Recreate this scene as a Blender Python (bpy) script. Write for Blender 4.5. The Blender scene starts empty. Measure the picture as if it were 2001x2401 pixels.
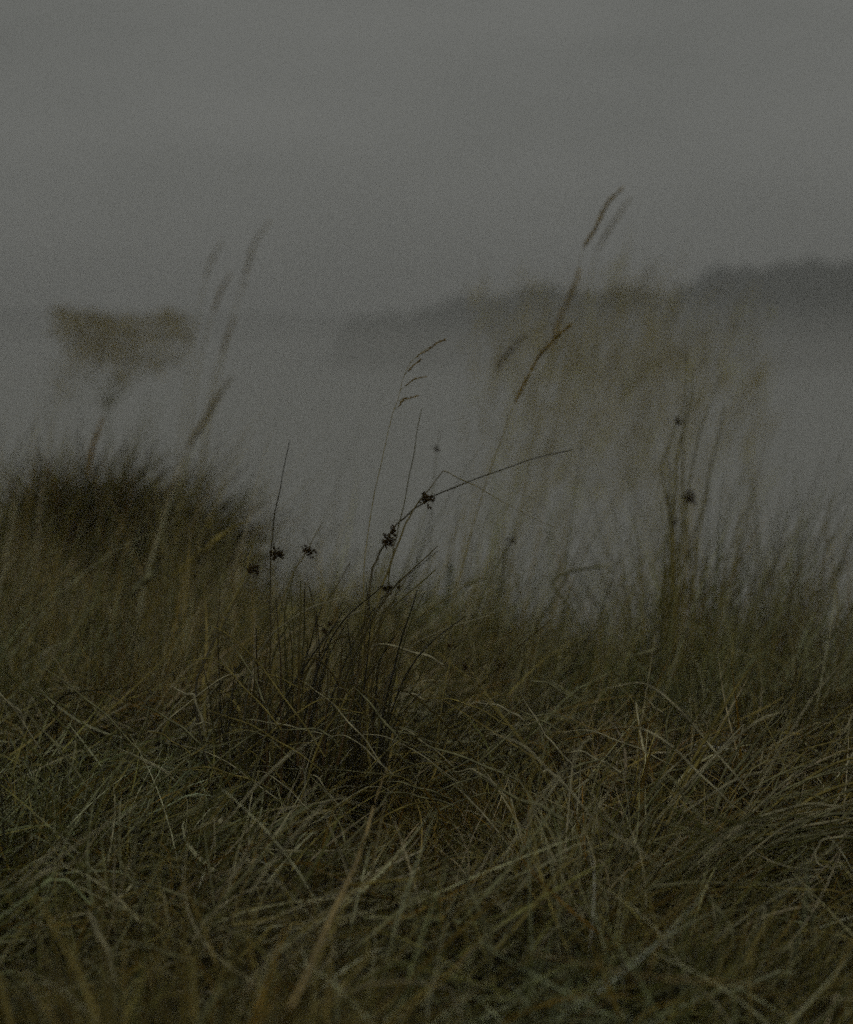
import bpy, math, random
import numpy as np
from mathutils import Vector

# ------------------------------------------------------------------ camera, world, sun, exposure
S = bpy.context.scene
C = S.collection
EYE = 0.8
PITCH = math.radians(4.66)
LENS = 85.0
FOCUS = 3.80          # distance of the rush plant
cam = bpy.data.cameras.new('camera')
cam.lens = LENS
cam.sensor_fit = 'VERTICAL'
cam.sensor_width = 36; cam.sensor_height = 36
cam.clip_start = 0.05; cam.clip_end = 6000
cam.dof.use_dof = True
cam.dof.focus_distance = 3.56
cam.dof.aperture_fstop = 3.2
cam.dof.aperture_blades = 9
co = bpy.data.objects.new('camera', cam); C.objects.link(co)
co.location = (0, 0, EYE)
co.rotation_euler = (math.pi / 2 - PITCH, 0, 0)
S.camera = co

SUN_EL, SUN_AZ = math.radians(38), math.radians(200)
world = bpy.data.worlds.new('World'); S.world = world
world.use_nodes = True
nt = world.node_tree; nt.nodes.clear()
sky = nt.nodes.new('ShaderNodeTexSky'); sky.sky_type = 'NISHITA'; sky.sun_disc = False
sky.sun_elevation = SUN_EL; sky.sun_rotation = SUN_AZ
hs = nt.nodes.new('ShaderNodeHueSaturation'); hs.inputs['Saturation'].default_value = 0.10
mx = nt.nodes.new('ShaderNodeMix'); mx.data_type = 'RGBA'
mx.inputs[0].default_value = 0.86                      # overcast: an even grey cloud layer over the sky
wt = nt.nodes.new('ShaderNodeTexCoord'); wm = nt.nodes.new('ShaderNodeMapping'); wm.inputs['Scale'].default_value = (5, 5, 16)
wn = nt.nodes.new('ShaderNodeTexNoise'); wn.inputs['Scale'].default_value = 1.4; wn.inputs['Detail'].default_value = 5; wn.inputs['Roughness'].default_value = .55
wr = nt.nodes.new('ShaderNodeValToRGB')                # faint mottling of the cloud layer
wr.color_ramp.elements[0].position = 0.3; wr.color_ramp.elements[0].color = (0.385, 0.398, 0.362, 1)
wr.color_ramp.elements[1].position = 0.7; wr.color_ramp.elements[1].color = (0.505, 0.515, 0.476, 1)
wv = nt.nodes.new('ShaderNodeVectorMath'); wv.operation = 'SCALE'; wv.inputs['Scale'].default_value = 10
nt.links.new(wt.outputs['Generated'], wm.inputs['Vector']); nt.links.new(wm.outputs[0], wn.inputs['Vector'])
nt.links.new(wn.outputs['Fac'], wr.inputs['Fac']); nt.links.new(wr.outputs[0], wv.inputs[0]); nt.links.new(wv.outputs[0], mx.inputs[7])
bg = nt.nodes.new('ShaderNodeBackground'); bg.inputs['Strength'].default_value = 0.09
wo = nt.nodes.new('ShaderNodeOutputWorld')
nt.links.new(sky.outputs[0], hs.inputs['Color'])
nt.links.new(hs.outputs[0], mx.inputs[6])
nt.links.new(mx.outputs[2], bg.inputs['Color'])
nt.links.new(bg.outputs[0], wo.inputs['Surface'])

sl = bpy.data.lights.new('sun', 'SUN'); sl.energy = 0.5; sl.angle = math.radians(25); sl.color = (1, 0.94, 0.80)
so = bpy.data.objects.new('sun', sl); C.objects.link(so)
so.rotation_euler = (math.radians(90) - SUN_EL, 0, math.radians(20))   # from behind left of the camera
S.view_settings.view_transform = 'Standard'; S.view_settings.look = 'None'
S.view_settings.gamma = 1; S.view_settings.use_curve_mapping = False
S.view_settings.exposure = -1.5
cy = S.cycles
cy.use_denoising = False
cy.use_adaptive_sampling = True
cy.adaptive_threshold = 0.2
cy.adaptive_min_samples = 6
cy.max_bounces = 4; cy.diffuse_bounces = 2; cy.glossy_bounces = 2; cy.volume_bounces = 4
cy.transmission_bounces = 2; cy.transparent_max_bounces = 4

# ------------------------------------------------------------------ helpers
K = 36.0 / LENS / 2401.0
Rr = Vector((1, 0, 0)); Uu = Vector((0, math.sin(PITCH), math.cos(PITCH))); Ff = Vector((0, math.cos(PITCH), -math.sin(PITCH)))
def at(px, py, d):
    px, py, d = float(px), float(py), float(d)
    return Vector((0, 0, EYE)) + d * ((px - 1000.5) * K * Rr - (py - 1200.5) * K * Uu + Ff)
rng = np.random.default_rng(7)
random.seed(7)

STRAW = (0.38, 0.315, 0.095); PALE = (0.60, 0.555, 0.35); GREEN = (0.158, 0.158, 0.046); ORANGE = (0.27, 0.165, 0.025)
DARK = (0.028, 0.024, 0.005); GREYG = (0.345, 0.335, 0.175); BROWN = (0.125, 0.096, 0.022); OLIVE = (0.150, 0.138, 0.032); YELLOW = (0.38, 0.32, 0.11)

def principled(name, rough=0.6, spec=0.35):
    m = bpy.data.materials.new(name); m.use_nodes = True
    n = m.node_tree; b = n.nodes['Principled BSDF']
    b.inputs['Roughness'].default_value = rough
    b.inputs['Specular IOR Level'].default_value = spec
    return m, n, b
def blade_material(name, rough, spec, streak):
    m, n, b = principled(name, rough, spec)
    a = n.nodes.new('ShaderNodeAttribute'); a.attribute_name = 'tint'
    t = n.nodes.new('ShaderNodeTexCoord')
    z = n.nodes.new('ShaderNodeTexNoise'); z.inputs['Scale'].default_value = 38; z.inputs['Detail'].default_value = 3
    r = n.nodes.new('ShaderNodeMapRange')
    r.inputs['From Min'].default_value = 0.3; r.inputs['From Max'].default_value = 0.7
    r.inputs['To Min'].default_value = 1 - streak; r.inputs['To Max'].default_value = 1 + streak
    v = n.nodes.new('ShaderNodeVectorMath'); v.operation = 'SCALE'
    n.links.new(t.outputs['Object'], z.inputs['Vector'])
    n.links.new(z.outputs['Fac'], r.inputs['Value'])
    n.links.new(a.outputs['Color'], v.inputs[0]); n.links.new(r.outputs[0], v.inputs['Scale'])
    n.links.new(v.outputs[0], b.inputs['Base Color'])
    return m
M_BLADE = blade_material('grass_blades', 0.6, 0.2, 0.35)
M_STEM = blade_material('rush_stems', 0.5, 0.4, 0.25)
M_HEAD = blade_material('seed_heads', 0.85, 0.1, 0.4)
def noise_material(name, c1, c2, scale, rough=0.9, spec=0.2, bump=0.0):
    m, n, b = principled(name, rough, spec)
    t = n.nodes.new('ShaderNodeTexCoord')
    z = n.nodes.new('ShaderNodeTexNoise'); z.inputs['Scale'].default_value = scale; z.inputs['Detail'].default_value = 6
    r = n.nodes.new('ShaderNodeValToRGB')
    r.color_ramp.elements[0].position = 0.35; r.color_ramp.elements[0].color = (*c1, 1)
    r.color_ramp.elements[1].position = 0.65; r.color_ramp.elements[1].color = (*c2, 1)
    n.links.new(t.outputs['Object'], z.inputs['Vector']); n.links.new(z.outputs['Fac'], r.inputs['Fac'])
    n.links.new(r.outputs[0], b.inputs['Base Color'])
    if bump:
        u = n.nodes.new('ShaderNodeBump'); u.inputs['Strength'].default_value = bump
        n.links.new(z.outputs['Fac'], u.inputs['Height']); n.links.new(u.outputs[0], b.inputs['Normal'])
    return m

def mesh_object(name, V, F, mat, cols=None, parent=None, origin=None, smooth=True):
    """V (n,3) world coords, F (m,4) quads (or list); one object whose origin is `origin`."""
    V = np.asarray(V, dtype=np.float32)
    o0 = np.array(origin if origin is not None else (0, 0, 0), dtype=np.float32)
    me = bpy.data.meshes.new(name)
    F = np.asarray(F, dtype=np.int32)
    me.vertices.add(len(V)); me.vertices.foreach_set('co', (V - o0).ravel())
    k = F.shape[1]
    me.loops.add(F.size); me.loops.foreach_set('vertex_index', F.ravel())
    me.polygons.add(len(F))
    me.polygons.foreach_set('loop_start', np.arange(0, F.size, k, dtype=np.int32))
    me.polygons.foreach_set('loop_total', np.full(len(F), k, dtype=np.int32))
    me.update(calc_edges=True)
    if smooth: me.polygons.foreach_set('use_smooth', np.ones(len(F), dtype=bool))
    if cols is not None:
        cc = np.ones((len(V), 4), dtype=np.float32); cc[:, :3] = cols
        a = me.color_attributes.new('tint', 'FLOAT_COLOR', 'POINT'); a.data.foreach_set('color', cc.ravel())
    me.materials.append(mat)
    o = bpy.data.objects.new(name, me); C.objects.link(o)
    if parent is not None:
        o.parent = parent
        o.location = Vector(o0.tolist()) - parent_world(parent)
    else:
        o.location = o0.tolist()
    return o
def parent_world(p):
    v = Vector(p.location)
    while p.parent: p = p.parent; v += Vector(p.location)
    return v
def thing(name, loc, label, cat, group=None):
    o = bpy.data.objects.new(name, None); C.objects.link(o); o.location = loc; o.empty_display_size = 0.05
    return tag(o, label, cat, group)
def tag(o, label=None, cat=None, group=None, kind=None):
    if label: o['label'] = label
    if cat: o['category'] = cat
    if group: o['group'] = group
    if kind: o['kind'] = kind
    return o

# ---- terrain height
def ground_z(x, y):
    x = np.asarray(x, dtype=float); y = np.asarray(y, dtype=float)
    z = 0.016 * np.sin(3.1 * x + 1.3 * y) + 0.013 * np.sin(5.3 * x - 2.2 * y + 1) + 0.008 * np.sin(4.1 * y + 2.3) + 0.006 * np.sin(11 * x + 9 * y)
    z = z + 0.06 * np.exp(-((x + 0.28) ** 2 / 0.10 + (y - 4.15) ** 2 / 0.30))          # mound under the rushes
    z = z + 0.03 * np.exp(-((x + 1.0) ** 2 / 0.35 + (y - 6.2) ** 2 / 0.5))             # hummock on the left
    rt = np.clip((x + 0.1) / 0.7, 0, 1); rt = rt * rt * (3 - 2 * rt)
    z = z - 0.10 * rt * np.clip(y - 4.3, 0, 4) - .03 * np.clip(y - 4.6, 0, 2)   # the bank falls away sooner on the right
    t = np.clip((y - 6.4) / 6.0, 0, 1); s = t * t * (3 - 2 * t)
    z = z * (1 - s) - 2.7 * s
    z = z + 1.0 * np.exp(-((x + 1.30) ** 2 / 0.27 + (y - 9.0) ** 2 / 1.6))              # hummock out on the left
    return z

# ---- vectorised blades
def blade_arrays(bx, by, bz, L, th0, bend, az, wd, col, seg=6, kink=None, drift=None, fold=0.0, power=1.0):
    n = len(bx); s = np.linspace(0, 1, seg + 1)
    th = th0[:, None] + bend[:, None] * s[None, :] ** power
    if kink is not None:
        th = th + (s[None, :] > kink[0][:, None]) * kink[1][:, None]
    a = az[:, None] + (drift[:, None] if drift is not None else 0) * s[None, :]
    d = np.stack([np.sin(th) * np.cos(a), np.sin(th) * np.sin(a), np.cos(th)], -1)
    step = (L / seg)[:, None, None]
    P = np.zeros((n, seg + 1, 3))
    P[:, 0] = np.stack([bx, by, bz], -1)
    P[:, 1:] = P[:, :1] + np.cumsum((d[:, :-1] + d[:, 1:]) * 0.5 * step, axis=1)
    side = np.stack([-np.sin(a), np.cos(a), np.zeros_like(a)], -1)
    up = np.cross(d, side)
    roll = rng.uniform(-1.2, 1.2, n)[:, None, None] + rng.uniform(-0.8, 0.8, n)[:, None, None] * s[None, :, None]
    w = side * np.cos(roll) + up * np.sin(roll)
    prof = np.minimum(1, 0.55 + 2.2 * s) * (1 - s ** 2.2) + 0.06
    hw = (wd[:, None] * 0.5 * prof[None, :])[..., None]
    V = np.stack([P - w * hw, P + w * hw], 2).reshape(-1, 3)
    base = (np.arange(n) * (seg + 1) * 2)[:, None]
    i = np.arange(seg) * 2
    F = np.stack([base + i, base + i + 1, base + i + 3, base + i + 2], -1).reshape(-1, 4)
    cc = np.repeat(col, (seg + 1) * 2, axis=0)
    return V, F, cc
def merge(parts):
    V = []; F = []; Cc = []; k = 0
    for v, f, c in parts:
        V.append(v); F.append(f + k); Cc.append(c); k += len(v)
    return np.concatenate(V), np.concatenate(F), np.concatenate(Cc)
def palette(n, weights, jitter=0.24):
    base = np.array([STRAW, PALE, GREEN, ORANGE, DARK, GREYG, BROWN, OLIVE])
    w = np.array(weights, float); w /= w.sum()
    idx = rng.choice(len(base), n, p=w)
    return np.clip(base[idx] * np.exp(rng.normal(0, jitter, (n, 1))) * (1 + np.clip(rng.normal(0, 0.035, (n, 3)), -.07, .07)), 0.008, 0.85)

# ------------------------------------------------------------------ setting: ground, water, headland, haze
def grid(xs, ys, zf):
    X, Y = np.meshgrid(xs, ys); Z = zf(X, Y)
    V = np.stack([X, Y, Z], -1).reshape(-1, 3)
    nx = len(xs); ny = len(ys)
    j, i = np.meshgrid(np.arange(ny - 1), np.arange(nx - 1), indexing='ij')
    a = (j * nx + i).ravel()
    return V, np.stack([a, a + 1, a + nx + 1, a + nx], -1)
xs = np.concatenate([-np.geomspace(1500, 4.2, 24), np.linspace(-4, 4, 130), np.geomspace(4.2, 1500, 24)])
ys = np.concatenate([[-60, -20, -6], np.linspace(-1, 14, 200), np.geomspace(15, 3000, 24)])
V, F = grid(xs, ys, ground_z)
tag(mesh_object('ground', V, F, noise_material('peaty_soil', (0.018, 0.012, 0.005), (0.05, 0.036, 0.014), 14, bump=0.4)), kind='structure')

mw, n, b = principled('water', 0.38, 0.5)
b.inputs['Base Color'].default_value = (0.52, 0.52, 0.49, 1); b.inputs['IOR'].default_value = 1.33
nz = n.nodes.new('ShaderNodeTexNoise'); nz.inputs['Scale'].default_value = 1.3; nz.inputs['Detail'].default_value = 5
tc = n.nodes.new('ShaderNodeTexCoord'); bp = n.nodes.new('ShaderNodeBump'); bp.inputs['Strength'].default_value = 0.15
n.links.new(tc.outputs['Object'], nz.inputs['Vector']); n.links.new(nz.outputs['Fac'], bp.inputs['Height']); n.links.new(bp.outputs[0], b.inputs['Normal'])
V, F = grid(np.linspace(-1500, 1500, 12), np.concatenate([np.linspace(8.5, 60, 6), np.geomspace(120, 2990, 8)]), lambda X, Y: X * 0 - 2.0)
tag(mesh_object('water', V, F, mw), kind='structure')

def headland(name, D, prof, depth, mat, wob=0.4):
    """hills across the water: a ridge whose skyline passes through `prof` [(px,py)] at distance D"""
    px = np.array([p[0] for p in prof], float); py = np.array([p[1] for p in prof], float)
    X = np.linspace(px[0], px[-1], 160)
    top = np.interp(X, px, py)
    pts = np.array([at(a, b_, D) for a, b_ in zip(X, top)])
    crest = pts[:, 2] + wob * (np.sin(X * 0.031) * 0.5 + np.sin(X * 0.083 + 1) * 0.4 + np.sin(X * 0.21) * 0.3)
    crest = np.maximum(crest, -2.6)
    us = np.linspace(-1, 1, 15)
    Z = -2.6 + (crest[None, :] + 2.6) * (np.cos(us * math.pi) * 0.5 + 0.5)[:, None] ** 0.8
    XX = np.repeat(pts[:, 0][None, :], 15, 0) * (1 + 0.0 * us[:, None]); YY = D + us[:, None] * depth + 0 * XX
    V = np.stack([XX, YY, Z], -1).reshape(-1, 3)
    j, i = np.meshgrid(np.arange(14), np.arange(159), indexing='ij'); a = (j * 160 + i).ravel()
    return tag(mesh_object(name, V, np.stack([a, a + 1, a + 161, a + 160], -1), mat), kind='structure')
mh, n, b = principled('moorland', 0.95, 0.1)
tc = n.nodes.new('ShaderNodeTexCoord'); sp = n.nodes.new('ShaderNodeSeparateXYZ')
nz = n.nodes.new('ShaderNodeTexNoise'); nz.inputs['Scale'].default_value = 0.10; nz.inputs['Detail'].default_value = 7
ad = n.nodes.new('ShaderNodeMath'); ad.operation = 'MULTIPLY_ADD'; ad.inputs[1].default_value = 2.6
mr = n.nodes.new('ShaderNodeMapRange'); mr.inputs['From Min'].default_value = 0.1; mr.inputs['From Max'].default_value = 3.4
cr = n.nodes.new('ShaderNodeValToRGB')          # paled foot is painted haze, fading into the mist; dark heath along the ridge
cr.color_ramp.elements[0].position = 0.1; cr.color_ramp.elements[0].color = (0.40, 0.40, 0.38, 1)
cr.color_ramp.elements[1].position = 0.95; cr.color_ramp.elements[1].color = (0.055, 0.064, 0.052, 1)
n.links.new(tc.outputs['Object'], sp.inputs[0]); n.links.new(tc.outputs['Object'], nz.inputs['Vector'])
n.links.new(nz.outputs['Fac'], ad.inputs[0]); n.links.new(sp.outputs['Z'], ad.inputs[2])
n.links.new(ad.outputs[0], mr.inputs['Value']); n.links.new(mr.outputs[0], cr.inputs['Fac']); n.links.new(cr.outputs[0], b.inputs['Base Color'])
headland('hills', 150, [(800, 760), (930, 732), (1010, 718), (1080, 704), (1150, 690), (1260, 677), (1400, 680), (1560, 684), (1620, 664), (1680, 634), (1780, 622), (1850, 622), (2050, 604), (2400, 590), (2800, 640)], 24, mh)
headland('hills', 300, [(-900, 742), (-300, 730), (100, 729), (420, 732), (620, 735), (900, 745)], 60, mh, 0.4)

# ------------------------------------------------------------------ shaped stems and blades that can be told apart
def smooth_path(P, sub=6):
    P = [Vector(p) for p in P]
    if len(P) < 3: sub = max(sub, 8)
    out = []
    Q = [P[0] * 2 - P[1]] + P + [P[-1] * 2 - P[-2]]
    for i in range(1, len(Q) - 2):
        a, b_, c, d = Q[i - 1:i + 3]
        for k in range(sub):
            t = k / sub
            out.append(0.5 * ((2 * b_) + (c - a) * t + (2 * a - 5 * b_ + 4 * c - d) * t * t + (3 * b_ - a - 3 * c + d) * t ** 3))
    out.append(P[-1])
    return out
def path3(pts, d0, d1=None, sub=6, sharp=False):
    """pixel polyline from base to tip, at real depth d0 (base) .. d1 (tip)"""
    d1 = d0 if d1 is None else d1
    n = len(pts)
    q = [at(p[0], p[1], d0 + (d1 - d0) * i / (n - 1)) for i, p in enumerate(pts)]
    if sharp:
        out = []
        for a, b_ in zip(q[:-1], q[1:]):
            out += [a.lerp(b_, k / 4) for k in range(4)]
        out.append(q[-1]); return out
    return smooth_path(q, sub)
def wobble(path, amp):
    L = len(path); ph = random.random() * 6
    return [p + Vector((amp * math.sin(i * 0.9 + ph), amp * 1.5 * math.sin(i * 0.6 + 2 * ph), amp * math.cos(i * 0.7 + ph))) for i, p in enumerate(path)]
def tube_arrays(path, r0, r1, col, n=6, col2=None):
    P = np.array([tuple(p) for p in path]); m = len(P)
    T = np.gradient(P, axis=0); T /= np.linalg.norm(T, axis=1, keepdims=True) + 1e-9
    ref = np.array([0.2, 0.97, 0.1])
    A = np.cross(T, ref); A /= np.linalg.norm(A, axis=1, keepdims=True) + 1e-9
    B = np.cross(T, A)
    s = np.linspace(0, 1, m)
    R = (r0 + (r1 - r0) * s)[:, None, None]
    ang = np.linspace(0, 2 * math.pi, n, endpoint=False)
    V = P[:, None] + R * (A[:, None] * np.cos(ang)[None, :, None] + B[:, None] * np.sin(ang)[None, :, None])
    j, i = np.meshgrid(np.arange(m - 1), np.arange(n), indexing='ij')
    F = np.stack([j * n + i, j * n + (i + 1) % n, (j + 1) * n + (i + 1) % n, (j + 1) * n + i], -1).reshape(-1, 4)
    c = np.array(col)[None] * np.ones((m, 1)) if col2 is None else np.array(col)[None] * (1 - s[:, None]) + np.array(col2)[None] * s[:, None]
    return V.reshape(-1, 3), F, np.repeat(c, n, 0)
def ribbon_arrays(path, w, col, tip=True, twist=0.6, face=0.4):
    """folded grass blade: a shallow V section with thickness at the keel"""
    P = np.array([tuple(p) for p in path]); m = len(P)
    T = np.gradient(P, axis=0); T /= np.linalg.norm(T, axis=1, keepdims=True) + 1e-9
    s = np.linspace(0, 1, m)
    A = np.cross(T, np.array([0.1, 1.0, 0.15])); A /= np.linalg.norm(A, axis=1, keepdims=True) + 1e-9
    B = np.cross(T, A)
    th = face + twist * np.sin(s * 3.0 + random.random() * 6)
    W = A * np.cos(th)[:, None] + B * np.sin(th)[:, None]
    Nn = np.cross(T, W)
    prof = (np.minimum(1, 0.7 + s) * (1 - s ** 3) + 0.08) if tip else np.ones(m)
    hw = (w * 0.5 * prof)[:, None]
    V = np.stack([P - W * hw, P + Nn * hw * 0.45, P + W * hw, P + Nn * hw * 0.2], 1)
    j, i = np.meshgrid(np.arange(m - 1), np.arange(4), indexing='ij')
    F = np.stack([j * 4 + i, j * 4 + (i + 1) % 4, (j + 1) * 4 + (i + 1) % 4, (j + 1) * 4 + i], -1).reshape(-1, 4)
    c = np.array(col)[None] * (1 + 0.25 * np.sin(s * 17 + random.random() * 6))[:, None]
    return V.reshape(-1, 3), F, np.repeat(c, 4, 0)
def spindle_arrays(p, d, L, r, col, n=5):
    d = Vector(d).normalized(); p = Vector(p)
    prof = [(0, .15), (.25, .85), (.5, 1), (.78, .6), (1, .05)]
    a = d.orthogonal().normalized(); b_ = d.cross(a)
    V = []
    for t, q in prof:
        for k in range(n):
            g = 2 * math.pi * k / n
            V.append(p + d * (L * t) + (a * math.cos(g) + b_ * math.sin(g)) * (r * q))
    F = []
    for j in range(4):
        for k in range(n):
            F.append((j * n + k, j * n + (k + 1) % n, (j + 1) * n + (k + 1) % n, (j + 1) * n + k))
    return np.array([tuple(v) for v in V]), np.array(F), np.tile(np.array(col) * math.exp(random.gauss(0, .25)), (len(V), 1))
def add(name, arrays, mat, parent, origin=None):
    V, F, c = arrays if isinstance(arrays, tuple) else merge(arrays)
    o0 = V[0] if origin is None else origin
    return mesh_object(name, V, F, mat, c, parent, tuple(o0))

def cluster(parent, px, py, d, size=0.020, n=26, col=(0.062, 0.042, 0.017), lean=(0.4, 0, 0.5)):
    """rush inflorescence: capsules on short rays from one point on the stem"""
    c = at(px, py, d); parts = []
    lean = Vector(lean)
    nb = max(5, n // 4)
    for _ in range(nb):
        ray = Vector((random.gauss(0, 1), random.gauss(0, .8), random.gauss(0, 1))).normalized() * 0.9 + lean * 0.5
        Lr = size * random.uniform(0.18, 0.50)
        e = c + ray * Lr
        parts.append(tube_arrays([c, c.lerp(e, .5) + Vector((0, 0, size * .04)), e], 0.0005, 0.0004, col, 4))
        for _k in range(n // nb):
            q = e + Vector((random.gauss(0, 1), random.gauss(0, 1), random.gauss(0, 1))) * size * 0.10
            dd = (ray + Vector((random.gauss(0, .6), random.gauss(0, .6), random.gauss(0, .6))))
            parts.append(spindle_arrays(q, dd, size * random.uniform(.18, .28), size * .078, col))
    for _k in range(n // 3):
        dd = Vector((random.gauss(0, 1), random.gauss(0, 1), random.gauss(0, 1)))
        parts.append(spindle_arrays(c + dd.normalized() * size * .05, dd, size * .28, size * .085, col))
    return add('seed_cluster', parts, M_HEAD, parent)

def rush_stem(parent, pts, d0, d1=None, w=0.0028, col=OLIVE, col2=None, clusters=(), sharp=False, name='stem'):
    o = add(name, tube_arrays(wobble(path3(pts, d0, d1, sharp=sharp), 0.0006), w * .62, w / 5, col, 6, col2), M_STEM, parent)
    for c in clusters:
        px, py, size, n_ = c[:4]
        cluster(o, px, py, c[4] if len(c) > 4 else d0, size, n_, lean=c[5] if len(c) > 5 else (.4, 0, .5))
    return o

def spike(parent, pts, d, width, col, dens=260, name='seed_head'):
    """narrow grass seed head: overlapping spikelets along its axis"""
    P = path3(pts, d, sub=8); parts = [tube_arrays(P, 0.0008, 0.0003, col, 4)]
    m = len(P)
    L = sum((P[i + 1] - P[i]).length for i in range(m - 1))
    for _ in range(dens):
        t = random.random() ** 0.9 * (m - 1.01); i = int(t); p = P[i].lerp(P[i + 1], t - i); ax = (P[i + 1] - P[i]).normalized()
        u = t / m; env = (math.sin(min(1, u * 1.15 + .08) * math.pi) ** .6) * width * 0.29
        off = Vector((random.gauss(0, 1), random.gauss(0, 1), random.gauss(0, 1)))
        off = (off - ax * off.dot(ax)).normalized()
        parts.append(spindle_arrays(p + off * env * random.uniform(0, .7), ax + off * random.uniform(.1, .4), L * .05 + .004, width * .075, col, 4))
    return add(name, parts, M_HEAD, parent)

# ---- 1 central rush plant
DF = FOCUS
b0 = at(850, 1850, DF)
rush = thing('rush_plant', b0, 'dark rush plant in sharp focus at centre, stems leaning right with black seed clusters', 'rush')
rush_stem(rush, [(640, 1850), (633, 1650), (635, 1500), (634, 1400), (636, 1300), (643, 1220), (660, 1130), (678, 1037)], DF, w=.0030, col=BROWN, col2=DARK,
          clusters=[(643, 1304, .023, 44, DF, (.6, 0, .2))])
rush_stem(rush, [(852, 1840), (850, 1640), (856, 1496), (868, 1379), (873, 1339), (886, 1307), (900, 1279), (918, 1246), (943, 1218), (979, 1189), (1014, 1166), (1096, 1130), (1157, 1109), (1239, 1079), (1343, 1054)], DF, DF + .1, w=.0034, col=BROWN, col2=DARK,
          clusters=[(910, 1272, .021, 40), (924, 1252, .017, 26, DF, (.5, 0, .8))])
rush_stem(rush, [(868, 1850), (862, 1650), (870, 1500), (893, 1386), (918, 1318), (943, 1250), (961, 1211), (986, 1171), (1000, 1154), (1041, 1104)], DF + .02, w=.0036, col=STRAW, col2=BROWN,
          clusters=[(1002, 1170, .024, 44, DF, (.3, 0, -.1))])
rush_stem(rush, [(1041, 1104), (1096, 1130), (1160, 1165), (1229, 1204), (1307, 1240)], DF + .02, DF + .15, w=.0014, col=STRAW)
rush_stem(rush, [(875, 1850), (872, 1640), (889, 1482), (900, 1429), (907, 1386), (918, 1318), (927, 1271), (936, 1232), (957, 1136), (975, 1036), (988, 957)], DF + .04, w=.0026, col=BROWN, col2=OLIVE,
          clusters=[(905, 1382, .019, 30, DF + .04, (-.1, 0, 0))])
rush_stem(rush, [(850, 1830), (862, 1600), (884, 1496), (896, 1461), (925, 1404), (954, 1352)], DF - .02, w=.003, col=BROWN,
          clusters=[(936, 1379, .011, 14)])
rush_stem(rush, [(640, 1860), (640, 1600), (650, 1446), (661, 1411), (685, 1350), (709, 1309), (722, 1290), (746, 1243), (757, 1226)], DF + .12, DF + .2, w=.003, col=STRAW, col2=BROWN,
          clusters=[(723, 1292, .021, 34, DF + .18, (.1, 0, .2))])
rush_stem(rush, [(505, 1900), (470, 1720), (459, 1619), (480, 1550), (512, 1487), (530, 1456), (554, 1405), (587, 1350)], DF - .18, DF + .02, w=.0036, col=DARK, col2=BROWN,
          clusters=[(588, 1338, .022, 36, DF + .02, (.3, 0, 0))])
rush_stem(rush, [(490, 1800), (480, 1640), (512, 1487), (550, 1400), (578, 1345), (583, 1310), (597, 1268)], DF + .24, w=.0044, col=STRAW)
rush_stem(rush, [(534, 1860), (528, 1780), (516, 1628), (512, 1485), (511, 1463), (518, 1380)], DF, w=.0022, col=DARK,
          clusters=[(521, 1572, .016, 14, DF, (.6, 0, 0))])
rush_stem(rush, [(700, 1820), (712, 1600), (729, 1494), (750, 1440), (777, 1394), (822, 1319)], DF + .15, w=.0034, col=STRAW, col2=BROWN)
rush_stem(rush, [(680, 1820), (705, 1600), (720, 1537), (745, 1450), (760, 1402)], DF, w=.003, col=DARK)
rush_stem(rush, [(674, 1800), (674, 1656), (693, 1601), (720, 1542), (777, 1473), (811, 1449), (863, 1423), (931, 1399), (1000, 1387), (1075, 1374)], DF, w=.0030, col=DARK, col2=PALE,
          clusters=[(762, 1478, .019, 24, DF, (0, 0, .5)), (773, 1462, .012, 12, DF)])
rush_stem(rush, [(560, 1870), (569, 1720), (583, 1610), (601, 1542), (637, 1490), (691, 1446), (760, 1413), (820, 1398)], DF - .02, w=.0034, col=DARK, col2=PALE)
rush_stem(rush, [(840, 1760), (848, 1597), (880, 1551), (918, 1496), (949, 1469), (994, 1437), (1064, 1393), (1100, 1364)], DF + .05, w=.0028, col=OLIVE, col2=STRAW)
rush_stem(rush, [(890, 1780), (903, 1619), (935, 1555), (981, 1505), (1049, 1473), (1150, 1441)], DF + .02, w=.0026, col=DARK, col2=PALE)
rush_stem(rush, [(850, 1810), (839, 1674), (830, 1597), (816, 1462)], DF - .05, w=.0036, col=DARK)
rush_stem(rush, [(1008, 1870), (1020, 1780), (1040, 1700), (1058, 1638), (1095, 1565), (1131, 1510), (1200, 1420)], DF + .1, DF + .2, w=.0026, col=BROWN, col2=OLIVE,
          clusters=[(1093, 1566, .014, 22, DF + .15), (1058, 1513, .017, 24, DF + .15)])
rush_stem(rush, [(1010, 1880), (1026, 1743), (1033, 1674), (1054, 1551), (1074, 1414)], DF + .1, w=.0028, col=STRAW)
for i in range(74):        # the crowded shorter stems of the same plant
    x0 = random.choice([random.uniform(490, 900), random.uniform(620, 900)]); y0 = random.uniform(1780, 1900)
    h_ = random.uniform(300, 560) * (1 - abs(x0 - 740) / 560); ln = random.uniform(-.12, .55)
    bow = random.uniform(-20, 25)
    rush_stem(rush, [(x0, y0), (x0 + ln * h_ * .25 - bow * .6, y0 - h_ * .4), (x0 + ln * h_ * .6 - bow, y0 - h_ * .75), (x0 + ln * h_ * 1.05, y0 - h_)],
              DF + random.uniform(-.25, .15), w=random.uniform(.0022, .0040), col=random.choice([DARK, DARK, DARK, (.085, .045, .014), (.12, .07, .02), OLIVE]), col2=random.choice([DARK, BROWN, OLIVE]))

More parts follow.
